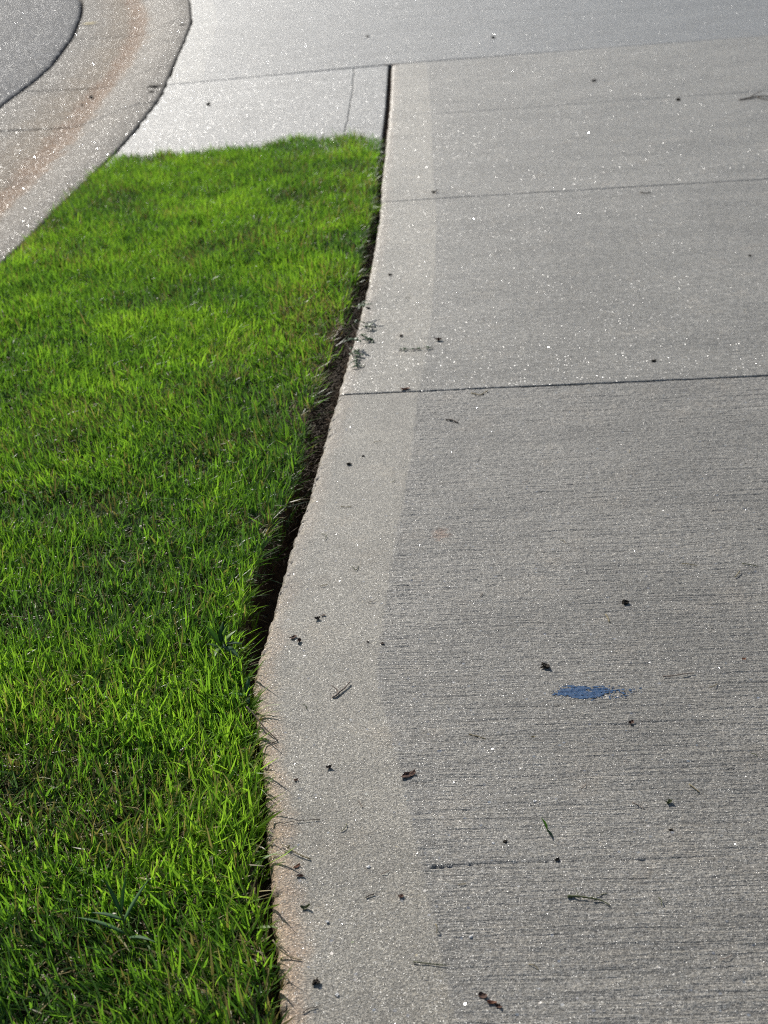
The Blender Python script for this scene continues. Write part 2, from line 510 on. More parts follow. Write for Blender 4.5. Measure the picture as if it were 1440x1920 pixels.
# far panel, reaching from the joint to the curb
farL = lambda y: np.minimum(back(y) + .012, 9)
ftc = np.concatenate([nosing, np.arange(.03, 2.0, .05), np.arange(2.1, 6.5, .2)])


def far_slab():
    t = np.concatenate([nosing, np.arange(.03, 1.2, .03), np.arange(1.25, 6.0, .12)])
    r = np.concatenate([[0, .0008, .002, .004, .006], np.arange(.02, 8, .06)])
    A = Vector((float(back(J3 - .03)) + .012, J3 - .03 + .0, 0))
    xs = A.x + t
    x0 = at(735, 120).x
    ybase = np.where(xs < x0, J3 + .0045 + (xs - x0) * .028, J3 + .0045 + (xs - x0) * -.070)
    Y = ybase[None] + r[:, None]
    X = back(Y[:, :1]) + .011 + .022 * (fbm(Y[:, :1] * 10, Y[:, :1] * 0, 6) - .45) + t[None] + 0 * Y
    Z = round_z(t, .008)[None] + round_z(r, .005)[:, None] + .0035 * (fbm(X * 2, Y * 2, 44) - .5)
    P = np.stack([X, Y, Z], -1)
    st = np.stack([np.broadcast_to(t[None], Y.shape), Y, 0 * Y], -1)
    lo = lambda R: np.concatenate([R[..., :2], np.full(R[..., :1].shape, -.115)], -1)
    P = np.concatenate([lo(P[:1]), P, lo(P[-1:])], 0)
    st = np.concatenate([st[:1], st, st[-1:]], 0)
    P = np.concatenate([lo(P[:, :1]), P, lo(P[:, -1:])], 1)
    st = np.concatenate([st[:, :1], st, st[:, -1:]], 1)
    nr, nc = P.shape[:2]
    mesh_np('slab', P.reshape(-1, 3), [grid_faces(nr, nc)], M_FAR, walk, attrs={'st': ('FLOAT_VECTOR', st)})


M_FAR = concrete('far_concrete', base=(.272, .273, .265), broom=.6, border=True, quartz=.03, coarse=2)
far_slab()


# landing between lawn and far panel, cracked once from joint to lawn
def landing(name, left, right, y0):
    n = 40
    u = np.concatenate([[0, .002, .005, .012], np.linspace(.03, .97, n), [.988, .995, .998, 1]])
    r = np.concatenate([[0, .0008, .002, .004, .006], np.linspace(.02, 1, 60)])
    P = []
    for k in r:
        yy = y0 + 0 * u
        row = []
        for uu in u:
            # rows run from the far joint towards the lawn
            ytop = None
            xa, xb = float(left(J3 - .03)), float(right(J3 - .03))
            xt = xa + (xb - xa) * uu
            ytop = J3 - .0045 + (xt - at(735, 120).x) * .028
            y = ytop + (y0 - ytop) * (k if k > .01 else k / 2.3)
            xa, xb = float(left(y)), float(right(y))
            x = xa + (xb - xa) * uu
            d = min(uu, 1 - uu) * (xb - xa)
            z = float(round_z(d, .003) + round_z(ytop - y, .005)) + .003 * (float(fbm(np.array(x * 3), np.array(y * 3), 51)) - .5)
            row.append((x, y, z - .002))
        P.append(row)
    P = np.array(P)
    st = np.stack([P[..., 0] + 5, P[..., 1], 0 * P[..., 0]], -1)
    lo = lambda R: np.concatenate([R[..., :2], np.full(R[..., :1].shape, -.115)], -1)
    P = np.concatenate([lo(P[:1]), P, lo(P[-1:])], 0)
    st = np.concatenate([st[:1], st, st[-1:]], 0)
    P = np.concatenate([lo(P[:, :1]), P, lo(P[:, -1:])], 1)
    st = np.concatenate([st[:, :1], st, st[:, -1:]], 1)
    nr, nc = P.shape[:2]
    return mesh_np(name, P.reshape(-1, 3), [grid_faces(nr, nc)[:, ::-1]], M_APRON, walk, attrs={'st': ('FLOAT_VECTOR', st)})


crack = curve_y([(664, 120), (663, 150), (659, 190), (653, 222), (646, 245)], before=[(at(640, 262).x, 4.7)], after=[(at(664, 112).x, 7.4)])
LAND_Y = 5.05
landing('slab', lambda y: back(y) + .011 + .018 * (fbm(np.asarray(y) * 14, np.asarray(y) * 0, 5) - .45), lambda y: crack(y) - .0012 + .016 * (fbm(np.asarray(y) * 9, np.asarray(y) * 0, 3) - .5), LAND_Y)
landing('slab', lambda y: crack(y) + .0012 + .016 * (fbm(np.asarray(y) * 9, np.asarray(y) * 0, 3) - .5), lambda y: edge(y) - .020, LAND_Y)

# ------------------------------------------------------------------ rolled curb and gutter
curb = tag(empty('curb'), kind='structure')
prof_w = np.array([0, .003, .008, .016, .05, .10, .15, .20, .25, .30, .35, .40, .45, .50, .55, .60, .65, .70, .75, .80, .85, .90, .95, .985, .995, 1.0])
prof_z = np.interp(prof_w, [0, .003, .008, .016, .10, .18, .26, .34, .42, .48, .6, 1.0], [-.008, -.004, -.001, .0, -.004, -.017, -.040, -.064, -.080, -.086, -.083, -.070])
jl = [-.6, 1.55, 3.05, at(20, 243, -.07).y, at(90, 168, -.07).y, at(150, 72, -.07).y, 12.2, 16.0]


def curb_section(y0, y1):
    s = axis_with_ends(y0 + .008, y1 - .008, .03)
    xb, xf = back(s), front(s)
    X = xb[:, None] + (xf - xb)[:, None] * prof_w[None]
    drift = .010 * (prof_w - .3)
    Y = s[:, None] + drift[None]
    Z = prof_z[None] + round_z(s - s[0], .006)[:, None] + round_z(s[-1] - s, .006)[:, None] + .004 * (fbm(X * 5, Y * 5, 61) - .5)
    X = X - (.004 * (fbm(s * 22, s * 0, 62) - .5))[:, None] * np.exp(-prof_w / .02)[None]
    P = np.stack([X, Y, Z], -1)
    st = np.stack([np.broadcast_to(prof_w * .7, Y.shape), Y, 0 * Y], -1)
    lo = lambda R: np.concatenate([R[..., :2], np.full(R[..., :1].shape, -.14)], -1)
    P = np.concatenate([lo(P[:1]), P, lo(P[-1:])], 0)
    st = np.concatenate([st[:1], st, st[-1:]], 0)
    P = np.concatenate([lo(P[:, :1]), P, lo(P[:, -1:])], 1)
    st = np.concatenate([st[:, :1], st, st[:, -1:]], 1)
    nr, nc = P.shape[:2]
    mesh_np('curb_section', P.reshape(-1, 3), [grid_faces(nr, nc)[:, ::-1]], M_CURB, curb, attrs={'st': ('FLOAT_VECTOR', st)})


for a, b_ in zip(jl[:-1], jl[1:]):
    curb_section(a, b_)

# ------------------------------------------------------------------ lawn soil with the edging trench along the slab
GAP_PX = [(716, 300, 2.4), (712, 360, 2.6), (705, 430, 2.9), (690, 500, 3.2), (668, 570, 3.6), (650, 640, 3.6), (640, 690, 5.0), (625, 740, 4.4), (612, 800, 4.2), (590, 880, 3.9), (570, 950, 4.1),
          (545, 1020, 4.5), (525, 1090, 4.9), (505, 1160, 4.2), (490, 1215, 2.8), (480, 1250, 1.2), (475, 1300, 0.2), (485, 1400, 0.3), (495, 1500, 0.6), (503, 1600, 1.2),
          (510, 1700, 1.0), (518, 1800, 0.5), (526, 1920, 0.4)]
gp = sorted([(at(x, y).y, w / 100) for x, y, w in GAP_PX])
gpy, gpw = np.array([g[0] for g in gp]), np.array([g[1] for g in gp])
gap = lambda y: np.interp(y, gpy, gpw) + .007 * (vnoise(np.asarray(y) * 22, 0, 71) - .5) + .004 * (vnoise(np.asarray(y) * 70, 0, 72) - .5)
FAR_PX = [(215, 296), (300, 290), (400, 283), (500, 273), (600, 258), (660, 254), (722, 268)]
fp = sorted([tuple(at(x, y)[:2]) for x, y in FAR_PX])
lawn_far = lambda x: np.interp(x, [p[0] for p in fp], [p[1] for p in fp])


def lawn_z(x, y):
    z = -.012 + .014 * (fbm(x * 3.1, y * 3.1, 81) - .5) + .007 * (vnoise(x * 14, y * 14, 82) - .5)
    d = np.asarray(edge(y)) - gap(y) - x                    # from the cut edge inwards
    dep = np.interp(y, [1.45, 1.6, 2.2, 2.6, 3.3, 3.8], [.03, .08, .08, .030, .030, .05])
    z = z - dep * np.clip(1 - d / .007, 0, 1) * (d < .007)
    kb = x - back(y)
    z = z - .006 * np.exp(-np.clip(kb, 0, 1) / .03)
    return z


ly = np.concatenate([np.arange(-.6, 5.6, .012)])
lu = np.concatenate([np.linspace(0, .92, 60), np.linspace(.925, 1, 42)])
Yg, Ug = np.meshgrid(ly, lu, indexing='ij')
xl, xr = back(ly)[:, None] + .008, edge(ly)[:, None] + .003
Xg = xl + (xr - xl) * Ug
Zg = lawn_z(Xg, Yg) + .004 * (vnoise(Xg * 120, Yg * 120, 83) - .5)
Zg = np.where(Yg > LAND_Y - .01, np.minimum(Zg, -.03), Zg)
tag(mesh_np('lawn_soil', np.stack([Xg, Yg, Zg], -1).reshape(-1, 3), [grid_faces(len(ly), len(lu))], M_SOIL), kind='structure')
# soil in the open joint beside the landing and the bed under the slabs
jy = np.arange(LAND_Y - .1, J3 + .02, .02)
JX = np.stack([edge(jy) - .026, edge(jy) - .010, edge(jy) + .004], 1)
JZ = np.stack([0 * jy - .030, -.024 + .006 * vnoise(jy * 40, 0, 3), 0 * jy - .030], 1)
tag(mesh_np('joint_soil', np.stack([JX, np.repeat(jy[:, None], 3, 1), JZ], -1).reshape(-1, 3), [grid_faces(len(jy), 3)], M_SOIL), kind='structure')
sheet('bed', -4, 5, -.7, 16, -.135, M_SOIL)


# ------------------------------------------------------------------ grass
def blades(pos, az, lean, curl, length, width, gv, dry, nseg=3, twist=None, rollz=None):
    """ribbons that start at pos and bend over; returns verts, faces, attributes"""
    n = len(pos)
    k = np.linspace(0, 1, nseg + 1)
    ang = lean[:, None] + curl[:, None] * (k[None] + k[None] ** 2) * .5
    seg = length[:, None] / nseg
    dh = np.sin(ang) * seg
    dv = np.cos(ang) * seg
    h = np.concatenate([np.zeros((n, 1)), np.cumsum(dh[:, :-1], 1)], 1)
    v = np.concatenate([np.zeros((n, 1)), np.cumsum(dv[:, :-1], 1)], 1)
    ca, sa = np.cos(az)[:, None], np.sin(az)[:, None]
    c = np.stack([pos[:, :1] + ca * h, pos[:, 1:2] + sa * h, pos[:, 2:3] + v], -1)
    tw = (twist if twist is not None else np.zeros(n))[:, None]
    side = np.stack([-np.sin(az[:, None] + tw * (.4 + k[None])), np.cos(az[:, None] + tw * (.4 + k[None])), 0 * h + (rollz if rollz is not None else np.zeros(n))[:, None]], -1)
    side = side / np.linalg.norm(side, axis=-1, keepdims=True)
    wprof = np.array([.75, 1.0, .85, .5, .0]) if nseg == 4 else np.array([.75, 1.0, .72, .0])
    w = width[:, None] * wprof[None] * .5
    Lp, Rp = c - side * w[..., None], c + side * w[..., None]
    body = np.stack([Lp[:, :-1], Rp[:, :-1]], 2).reshape(n, 2 * nseg, 3)
    V = np.concatenate([body, c[:, -1:]], 1)
    nv = 2 * nseg + 1
    base = (np.arange(n) * nv)[:, None]
    q = np.concatenate([base + np.array([[2 * i, 2 * i + 1, 2 * i + 3, 2 * i + 2]]) for i in range(nseg - 1)], 0)
    tr = base + np.array([[2 * nseg - 2, 2 * nseg - 1, 2 * nseg]])
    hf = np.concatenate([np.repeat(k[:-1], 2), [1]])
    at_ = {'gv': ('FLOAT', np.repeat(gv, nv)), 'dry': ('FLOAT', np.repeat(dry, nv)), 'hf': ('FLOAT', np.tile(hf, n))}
    return V.reshape(-1, 3), [q, tr], at_


def in_lawn(x, y, margin=0.0):
    return (x > back(y) + .012 - .03 * np.exp(-((y - 4.75) / .35) ** 2)) & (x < edge(y) - gap(y) - margin) & (y < lawn_far(x) + .10 * (fbm(x * 9, x * 0 + 4, 88) - .5) + .10 * (vnoise(x * 45, y * 8, 89) - .5))


N = 450000
gx, gy = rng.uniform(-1.12, .2, N), rng.uniform(.35, 5.5, N)
ok = in_lawn(gx, gy, .002)
# keep the ground that the camera or a camera beside it can see, thinner elsewhere
vis = (gx > -.42 - .235 * gy)
thin = rng.uniform(0, 1, N)
patch = fbm(gx * 5, gy * 5, 91)
fine_p = fbm(gx * 16, gy * 16, 95)
kerb_d = gx - back(gy)
bare = np.clip((.36 - patch) / .12, 0, 1) * .45 + np.clip((.30 - fine_p) / .1, 0, 1) * .55
edge_d = edge(gy) - gap(gy) - gx
worn = np.clip((.16 - edge_d) / .16, 0, 1) * np.clip(1 - np.abs(gy - 3.05) / .75, 0, 1)       # thin strip by the wide gap
bare = np.clip(bare + .85 * worn * (fine_p < .66), 0, .9)
ok &= (thin > bare) & (vis | (thin > .6))
gx, gy, patch, fine_p, edge_d, kerb_d, worn = (a[ok] for a in (gx, gy, patch, fine_p, edge_d, kerb_d, worn))
n = len(gx)
hn = fbm(gx * 8, gy * 8, 92)
length = rng.normal(.034, .009, n).clip(.012, .062) * (.72 + .56 * hn)
short = rng.uniform(0, 1, n) < .27
length = np.where(short, length * .55, length)
length *= 1 - .25 * np.clip((.05 - kerb_d) / .05, 0, 1)
# near the cut edge the blades lean out over the gap
az = rng.uniform(-math.pi, math.pi, n)
comb = 2 * math.pi * fbm(gx * 2.3, gy * 2.3, 96) * 1.5
sel = rng.uniform(0, 1, n) < .35
az = np.where(sel, comb + rng.normal(0, .7, n), az)
out = (edge_d < .02) & (rng.uniform(0, 1, n) < .35)
az = np.where(out, rng.normal(0, .9, n), az)
lean = np.abs(rng.normal(.50, .36, n)) + np.where(out, .12, 0)
curl = rng.normal(.50, .65, n)
lng = (rng.uniform(0, 1, n) < .28) & ~short
length = np.where(lng, length * 1.35, length)
lean = np.where(lng, np.abs(rng.normal(.85, .32, n)), lean)
curl = np.where(lng, rng.normal(.2, .4, n), curl)
width = rng.normal(.0027, .0007, n).clip(.0012, .0048)
gvv = np.clip(.57 + 1.1 * (patch - .5) + .6 * (hn - .5) + .5 * (fine_p - .5) + rng.normal(0, .21, n), 0, 1)
dryp = .05 + .22 * np.clip((fbm(gx * 6, gy * 6, 97) - .52) / .2, 0, 1) + .25 * worn + .35 * np.clip((.045 - kerb_d) / .045, 0, 1) + .10 * (fine_p < .36)
dryv = (rng.uniform(0, 1, n) < dryp) * rng.uniform(.6, 1, n)
gz = lawn_z(gx, gy) - .003
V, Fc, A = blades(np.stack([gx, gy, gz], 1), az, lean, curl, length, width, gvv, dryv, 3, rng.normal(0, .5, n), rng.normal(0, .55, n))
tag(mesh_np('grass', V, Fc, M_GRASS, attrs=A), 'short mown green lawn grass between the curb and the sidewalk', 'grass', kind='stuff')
print('grass blades', n)

# thatch: dead, flat-lying blades between the roots; bright clippings on top
def scatter_flat(name, count, label, zoff, lmean, mat, dry, sel=None, wid=.002, upz=.0):
    x, y = rng.uniform(-1.12, .2, count), rng.uniform(.35, 5.5, count)
    okk = in_lawn(x, y, .0)
    if sel is not None:
        okk &= sel(x, y)
    x, y = x[okk], y[okk]
    m_ = len(x)
    V_, F_, A_ = blades(np.stack([x, y, lawn_z(x, y) + zoff + upz * rng.uniform(0, 1, m_)], 1), rng.uniform(-math.pi, math.pi, m_),
                        rng.normal(1.40, .18, m_), rng.normal(.1, .25, m_), rng.normal(lmean, lmean * .3, m_).clip(.006, .08),
                        rng.normal(wid, wid * .3, m_).clip(.0008, .005), rng.uniform(0, 1, m_), np.full(m_, dry) , 3, rng.normal(0, .6, m_))
    return tag(mesh_np(name, V_, F_, mat, attrs=A_), label, 'grass', kind='stuff')


scatter_flat('thatch', 60000, 'dead straw coloured thatch lying between the grass roots', .002, .022, M_GRASS, .9, wid=.0018, upz=.006)
M_CLIP = leafy('cut_clippings', [(0, (.3, .3, .2)), (1, (.5, .5, .4))], dry=(.34, .31, .22), trans=.25, rough=.4, spec=.5)
scatter_flat('clippings', 1300, 'pale dry mower clippings caught on top of the lawn', .012, .016, M_CLIP, 1.0, wid=.0014, upz=.012)


# roots and runners hanging from the cut edge into the trench
def fibres():
    ry = np.concatenate([rng.uniform(.9, 5.0, 1000), rng.normal(2.9, .4, 2400).clip(2.0, 3.8)])
    keep = gap(ry) > .010
    ry = ry[keep]
    m_ = len(ry)
    rx = edge(ry) - gap(ry) + np.where(np.arange(m_) > 800, rng.uniform(-.02, .03, m_), rng.uniform(-.006, .008, m_))
    V_, F_, A_ = blades(np.stack([rx, ry, rng.uniform(-.05, -.008, m_)], 1), rng.normal(0, 1.0, m_), rng.uniform(.6, 2.0, m_), rng.normal(.5, .6, m_),
                        rng.uniform(.008, .026, m_), rng.uniform(.0006, .0013, m_), rng.uniform(0, .6, m_), np.full(m_, 1.0), 4)
    return tag(mesh_np('root_fibres', V_, F_, M_ROOT, attrs=A_), 'brown root fibres hanging in the trench beside the sidewalk', 'roots', kind='stuff')


fibres()


# ------------------------------------------------------------------ small things
def tube(points, r0, r1, mat, name, parent=None, sides=6):
    P = [Vector(p) for p in points]
    # subdivide smoothly
    Q = []
    for i in range(len(P) - 1):
        p0, p1, p2, p3 = P[max(i - 1, 0)], P[i], P[i + 1], P[min(i + 2, len(P) - 1)]
        for k in range(4):
            u = k / 4
            Q.append(.5 * ((2 * p1) + (p2 - p0) * u + (2 * p0 - 5 * p1 + 4 * p2 - p3) * u * u + (3 * p1 - p0 - 3 * p2 + p3) * u ** 3))
    Q.append(P[-1])
    V_, F_ = [], []
    for i, q in enumerate(Q):
        d = (Q[min(i + 1, len(Q) - 1)] - Q[max(i - 1, 0)]).normalized()
        a = d.cross(Vector((0, 0, 1)))
        a = a.normalized() if a.length > 1e-4 else Vector((1, 0, 0))
        b_ = a.cross(d)
        r = .82 * (r0 + (r1 - r0) * i / (len(Q) - 1)) * (1 + .18 * math.sin(i * 2.3))
        for k in range(sides):
            w = 2 * math.pi * k / sides
            V_.append(q + (a * math.cos(w) + b_ * math.sin(w)) * r)
    for i in range(len(Q) - 1):
        for k in range(sides):
            F_.append((i * sides + k, i * sides + (k + 1) % sides, (i + 1) * sides + (k + 1) % sides, (i + 1) * sides + k))
    F_.append(tuple(range(sides))[::-1])
    F_.append(tuple(range((len(Q) - 1) * sides, len(Q) * sides)))
    me = bpy.data.meshes.new(name)
    me.from_pydata([tuple(v) for v in V_], [], F_)
    for p in me.polygons: p.use_smooth = True
    me.materials.append(mat)
    o = bpy.data.objects.new(name, me)
    COL.objects.link(o)
    if parent: o.parent = parent
    return o


def leaf(base, direction, length, width, mat, name, parent=None, bend=.5, fold=.25, gv=.5, dry=0., nseg=7, roll=0., blunt=1.0, wave=0.):
    """a blade with a midrib fold and thickness, bending down along its length"""
    d = Vector(direction).normalized()
    side = d.cross(Vector((0, 0, 1)))
    side = side.normalized() if side.length > 1e-3 else Vector((1, 0, 0))
    side = Matrix.Rotation(roll, 3, d) @ side
    up = side.cross(d).normalized()
    V_, F_, hf = [], [], []
    p, th = Vector(base), 0.0
    for i in range(nseg + 1):
        k = i / nseg
        w = width * .5 * (math.sin(math.pi * min(1, k * .93 + .07) ** .8) ** blunt * .98 + .02)
        dd = d * math.cos(th) - up * math.sin(th)
        uu = up * math.cos(th) + d * math.sin(th)
        z_ = wave * width * math.sin(k * 9 + width * 900)
        V_ += [p - side * w + uu * (fold * w + z_), p + uu * .0003, p + side * w + uu * (fold * w - z_), p - uu * .0003]
        hf += [.4 + .6 * k] * 4
        p = p + dd * (length / nseg)
        th += bend / nseg
    for i in range(nseg):
        a, b_ = i * 4, i * 4 + 4
        for j in range(4):
            F_.append((a + j, a + (j + 1) % 4, b_ + (j + 1) % 4, b_ + j))
    F_ += [(0, 3, 2, 1), tuple(nseg * 4 + j for j in range(4))]
    me = bpy.data.meshes.new(name)
    me.from_pydata([tuple(v) for v in V_], [], F_)
    for k, arr in (('gv', [gv] * len(V_)), ('dry', [dry] * len(V_)), ('hf', hf)):
        me.attributes.new(k, 'FLOAT', 'POINT').data.foreach_set('value', arr)
    for q in me.polygons: q.use_smooth = True
    me.materials.append(mat)
    o = bpy.data.objects.new(name, me)
    COL.objects.link(o)
    if parent: o.parent = parent
    return o


def lump(px, py, size, mat, name, label, cat, flat=.6, rough=.35, stretch=1.0, rot=0., group=None, seed=0):
    c = at(px, py)
    size = size * .84
    bm = bmesh.new()
    bmesh.ops.create_icosphere(bm, subdivisions=3, radius=size * .46)
    for v in bm.verts:
        nn = mnoise.noise(v.co * (2.6 / size) + Vector((seed * 3.1 + px, py, 0)))
        nn += .7 * mnoise.noise(v.co * (7.0 / size) + Vector((px, seed, py)))
        v.co *= 1 + rough * 1.7 * nn
        v.co.x *= stretch
        v.co.z *= flat
    me = bpy.data.meshes.new(name)
    bm.to_mesh(me)
    bm.free()
    me.materials.append(mat)
    o = bpy.data.objects.new(name, me)
    o.location = (c.x, c.y, size * .5 * flat * .75)
    o.rotation_euler = (0, 0, rot)
    COL.objects.link(o)
    return tag(o, label, cat, group)


def crumple(px, py, lx, ly, mat, name, label, cat, rot=0., lift=.3, seed=0, group=None):
    """a torn, curled scrap of leaf with an uneven outline"""
    c = at(px, py)
    lx, ly = lx * .85, ly * .85
    r_ = random.Random(seed + int(px))
    nu, rings = 11, 3
    top, F_ = [], []
    rad = [1 + .45 * (r_.random() - .5) for _ in range(nu)]
    V_ = []
    for sgn in (1, -1):
        for j in range(rings + 1):
            for i in range(nu):
                a = 2 * math.pi * i / nu
                q = j / rings * rad[i]
                x, y = math.cos(a) * q * lx * .5, math.sin(a) * q * ly * .5
                z = lift * lx * (.6 * (x / lx * 2) ** 2 + .9 * (y / ly * 2) ** 2 * .35 + .35 * mnoise.noise(Vector((x / lx * 3, y / ly * 3, seed + px)))) 
                V_.append((x, y, z + .0009 + sgn * .00035 * (1 - .6 * j / rings)))
    off = (rings + 1) * nu
    for side_ in (0, 1):
        for j in range(rings):
            for i in range(nu):
                a, b_ = j * nu + i, j * nu + (i + 1) % nu
                f = (a, b_, b_ + nu, a + nu)
                F_.append(tuple(k + side_ * off for k in (f[::-1] if side_ == 0 else f)))
    for i in range(nu):
        a, b_ = rings * nu + i, rings * nu + (i + 1) % nu
        F_.append((a, b_, b_ + off, a + off))
    me = bpy.data.meshes.new(name)
    me.from_pydata(V_, [], F_)
    me.validate()
    me.materials.append(mat)
    o = bpy.data.objects.new(name, me)
    zmin = min(v[2] for v in V_)
    o.location = (c.x, c.y, -zmin - .0004)
    o.rotation_euler = (0, 0, rot)
    COL.objects.link(o)
    return tag(o, label, cat, group)


def twig(pts, r0, r1, mat, name, label, cat, group=None, extra=()):
    """pts: pixels with a height in mm; extra: side shoots of the same kind, as parts"""
    w = [at(x, y) + Vector((0, 0, z / 1000)) for x, y, z in pts]
    c = w[0].copy(); c.z = 0
    root = empty(name, c) if extra else None
    if not extra:
        o = tube([p - c for p in w], r0, r1, mat, name)
        o.location = c
        return tag(o, label, cat, group)
    tube([p - c for p in w], r0, r1, mat, 'stem', root)
    for pe, ra, rb in extra:
        tube([at(x, y) + Vector((0, 0, z / 1000)) - c for x, y, z in pe], ra, rb, mat, 'side_shoot', root)
    return tag(root, label, cat, group)


# --- twigs, stems and straws on the sidewalk
twig([(656, 1282, 3), (646, 1293, 2.5), (638, 1299, 2.5), (630, 1306, 2), (623, 1309, 1.2)], .0011, .0017, M_TWIG, 'twig',
     'small pale forked twig lying on the smooth margin beside the lawn', 'twig', extra=[([(634, 1303, 2), (631, 1296, 4), (622, 1292, 6)], .0013, .0006)])
twig([(464, 1336, 10), (480, 1350, 6), (496, 1368, 4), (510, 1381, 3), (521, 1390, 1.6)], .0017, .0008, M_DARK, 'twig',
     'dark bent twig sticking out of the lawn across the slab edge', 'twig', extra=[([(521, 1390, 1.6), (512, 1394, 1.5), (499, 1396, 1.5)], .0008, .0006), ([(499, 1396, 1.5), (494, 1403, 1.5), (490, 1411, 1.5)], .0013, .0008)])
twig([(528, 1586, 2), (542, 1594, 3), (560, 1604, 2), (582, 1612, 1.2)], .0007, .0010, M_STRAW, 'twig', 'pale dry stem with a dark knot by the stained slab edge', 'twig',
     extra=[([(540, 1594, 3), (543, 1590, 4)], .0014, .0016)])
twig([(513, 1773, 8), (522, 1784, 6), (535, 1792, 3), (550, 1798, 1.4), (566, 1801, 1.2)], .0011, .0007, M_STRAW, 'straw', 'long curled straw coloured blade hanging from the lawn over the slab edge', 'straw')
twig([(1243, 1270, 1.5), (1262, 1269, 2), (1282, 1266, 2), (1302, 1263, 1.2)], .0011, .0007, M_TWIG, 'twig', 'straight brown stick lying just beyond the blue paint spot', 'twig')
twig([(1065, 1682, 1.5), (1083, 1684, 2.5), (1108, 1688, 3), (1128, 1691, 2), (1144, 1699, 1.2)], .0016, .0006, M_OLIVE, 'grass_stem', 'olive green grass stem with a pale cut end on broomed concrete', 'stem',
     extra=[([(1064, 1683, 1.4), (1072, 1683, 1.5)], .0019, .0017), ([(1085, 1684, 2.5), (1079, 1673, 5)], .0006, .0004), ([(1105, 1686, 2), (1138, 1676, 1)], .0005, .0004)])
twig([(880, 1378, 1.2), (895, 1382, 1.4), (911, 1387, 1.2)], .0008, .0006, M_STRAW, 'straw', 'short straw on bare concrete level with the brown scrap on the margin line', 'straw')
twig([(836, 788, 1.2), (847, 789, 2.0), (859, 794, 1.2)], .0017, .0015, M_DARK, 'twig', 'short thick dark twig just nearer than the cut joint', 'twig')
twig([(884, 738, 1.5), (892, 741, 3), (900, 742, 2), (914, 734, 2)], .0013, .0011, M_STRAW, 'straw', 'pale curled straw right beside the cut joint', 'straw')
twig([(775, 1805, 1.2), (800, 1808, 1.4), (838, 1812, 1.2)], .0008, .0005, M_OLIVE, 'grass_stem', 'thin olive stem crossing the inner line of the smooth margin', 'stem')
twig([(1391, 1052 + 5, 1.2), (1405, 1060, 1.5), (1422, 1063, 1.2)], .0008, .0005, M_OLIVE, 'grass_stem', 'slightly bent olive stem lowest of the three beyond the dark clod', 'stem')
twig([(1278, 1058, 1.2), (1292, 1059, 1.5), (1307, 1062, 1.2)], .0008, .0006, M_STRAW, 'straw', 'straight straw farthest out beyond the dark clod on the slab', 'straw')
twig([(1379, 1083, 1.2), (1387, 1073, 2.2)], .0010, .0010, M_STRAW, 'straw', 'tiny upturned straw between two thin stems on the slab', 'straw')
twig([(1136, 1153, 1.2), (1140, 1160, 1.5), (1143, 1168, 1.2)], .0013, .0010, M_STRAW, 'straw', 'stubby cream coloured straw just nearer than the dark clod', 'straw')
twig([(1292, 1472, 1.5), (1302, 1480, 2), (1313, 1488, 1.2)], .0010, .0007, M_STRAW, 'straw', 'straw with a dark shadowed scrap under its end', 'straw')
twig([(1186, 1506, 1.2), (1196, 1511, 1.6), (1208, 1518, 1.2)], .0007, .0006, M_TWIG, 'twig', 'fine tan twig beside the standing green leaflet', 'twig')
twig([(672, 1508 - 5, 1.2), (676, 1508, 1.2), (680, 1516, 1.2)], .0006, .0005, M_TWIG, 'twig', 'hair thin twig on the smooth margin below the spider shaped scrap', 'twig')
twig([(817, 1738, 4), (820, 1744, 5), (819, 1752, 1)], .0010, .0005, M_STRAW, 'straw', 'small arched straw standing at the inner line of the margin', 'straw')
twig([(600, 1538, 1.2), (560, 1541, 2), (528, 1546, 1.5)], .0005, .0004, M_DARK, 'root_hair', 'thin dark root hair reaching from the lawn onto the margin', 'root')
twig([(1386, 188, 1.5), (1404, 186, 4), (1422, 183, 6), (1446, 182, 2)], .0040, .0022, M_DARK, 'twig', 'dark scraggly twig lying far up the sidewalk', 'twig',
     extra=[([(1404, 186, 4), (1415, 181, 10), (1428, 178, 14)], .0022, .0012), ([(1420, 184, 5), (1436, 188, 3), (1450, 187, 2)], .0026, .0014)])
twig([(1200, 361, 2), (1210, 363, 2), (1220, 361, 2)], .0016, .0014, M_DARK, 'twig', 'short curved dark twig near the second cut joint', 'twig')
twig([(640, 950, 1.2), (648, 952, 1.6), (660, 950, 1.2)], .0007, .0006, M_STRAW, 'straw', 'tiny pale straw on the margin beside the open trench', 'straw')
twig([(603, 1002, 1.2), (612, 1006, 2), (609, 1014, 1.3)], .0007, .0005, M_OLIVE, 'grass_stem', 'small hooked green stem on the margin beside the trench', 'stem')
twig([(672, 1062, 1.2), (668, 1070, 1.4), (660, 1062, 1.2)], .0007, .0005, M_OLIVE, 'grass_stem', 'fine bent green stem in the middle of the margin', 'stem')
twig([(568, 1900, 1.2), (580, 1893, 1.6), (596, 1889, 1.2)], .0007, .0005, M_DARK, 'twig', 'fine dark twig by the rusty slab edge', 'twig')
twig([(686, 1684, 1.2), (694, 1680, 1.6), (703, 1678, 1.2)], .0008, .0006, M_DARK, 'twig', 'short grey dark twig alone on the smooth margin', 'twig')

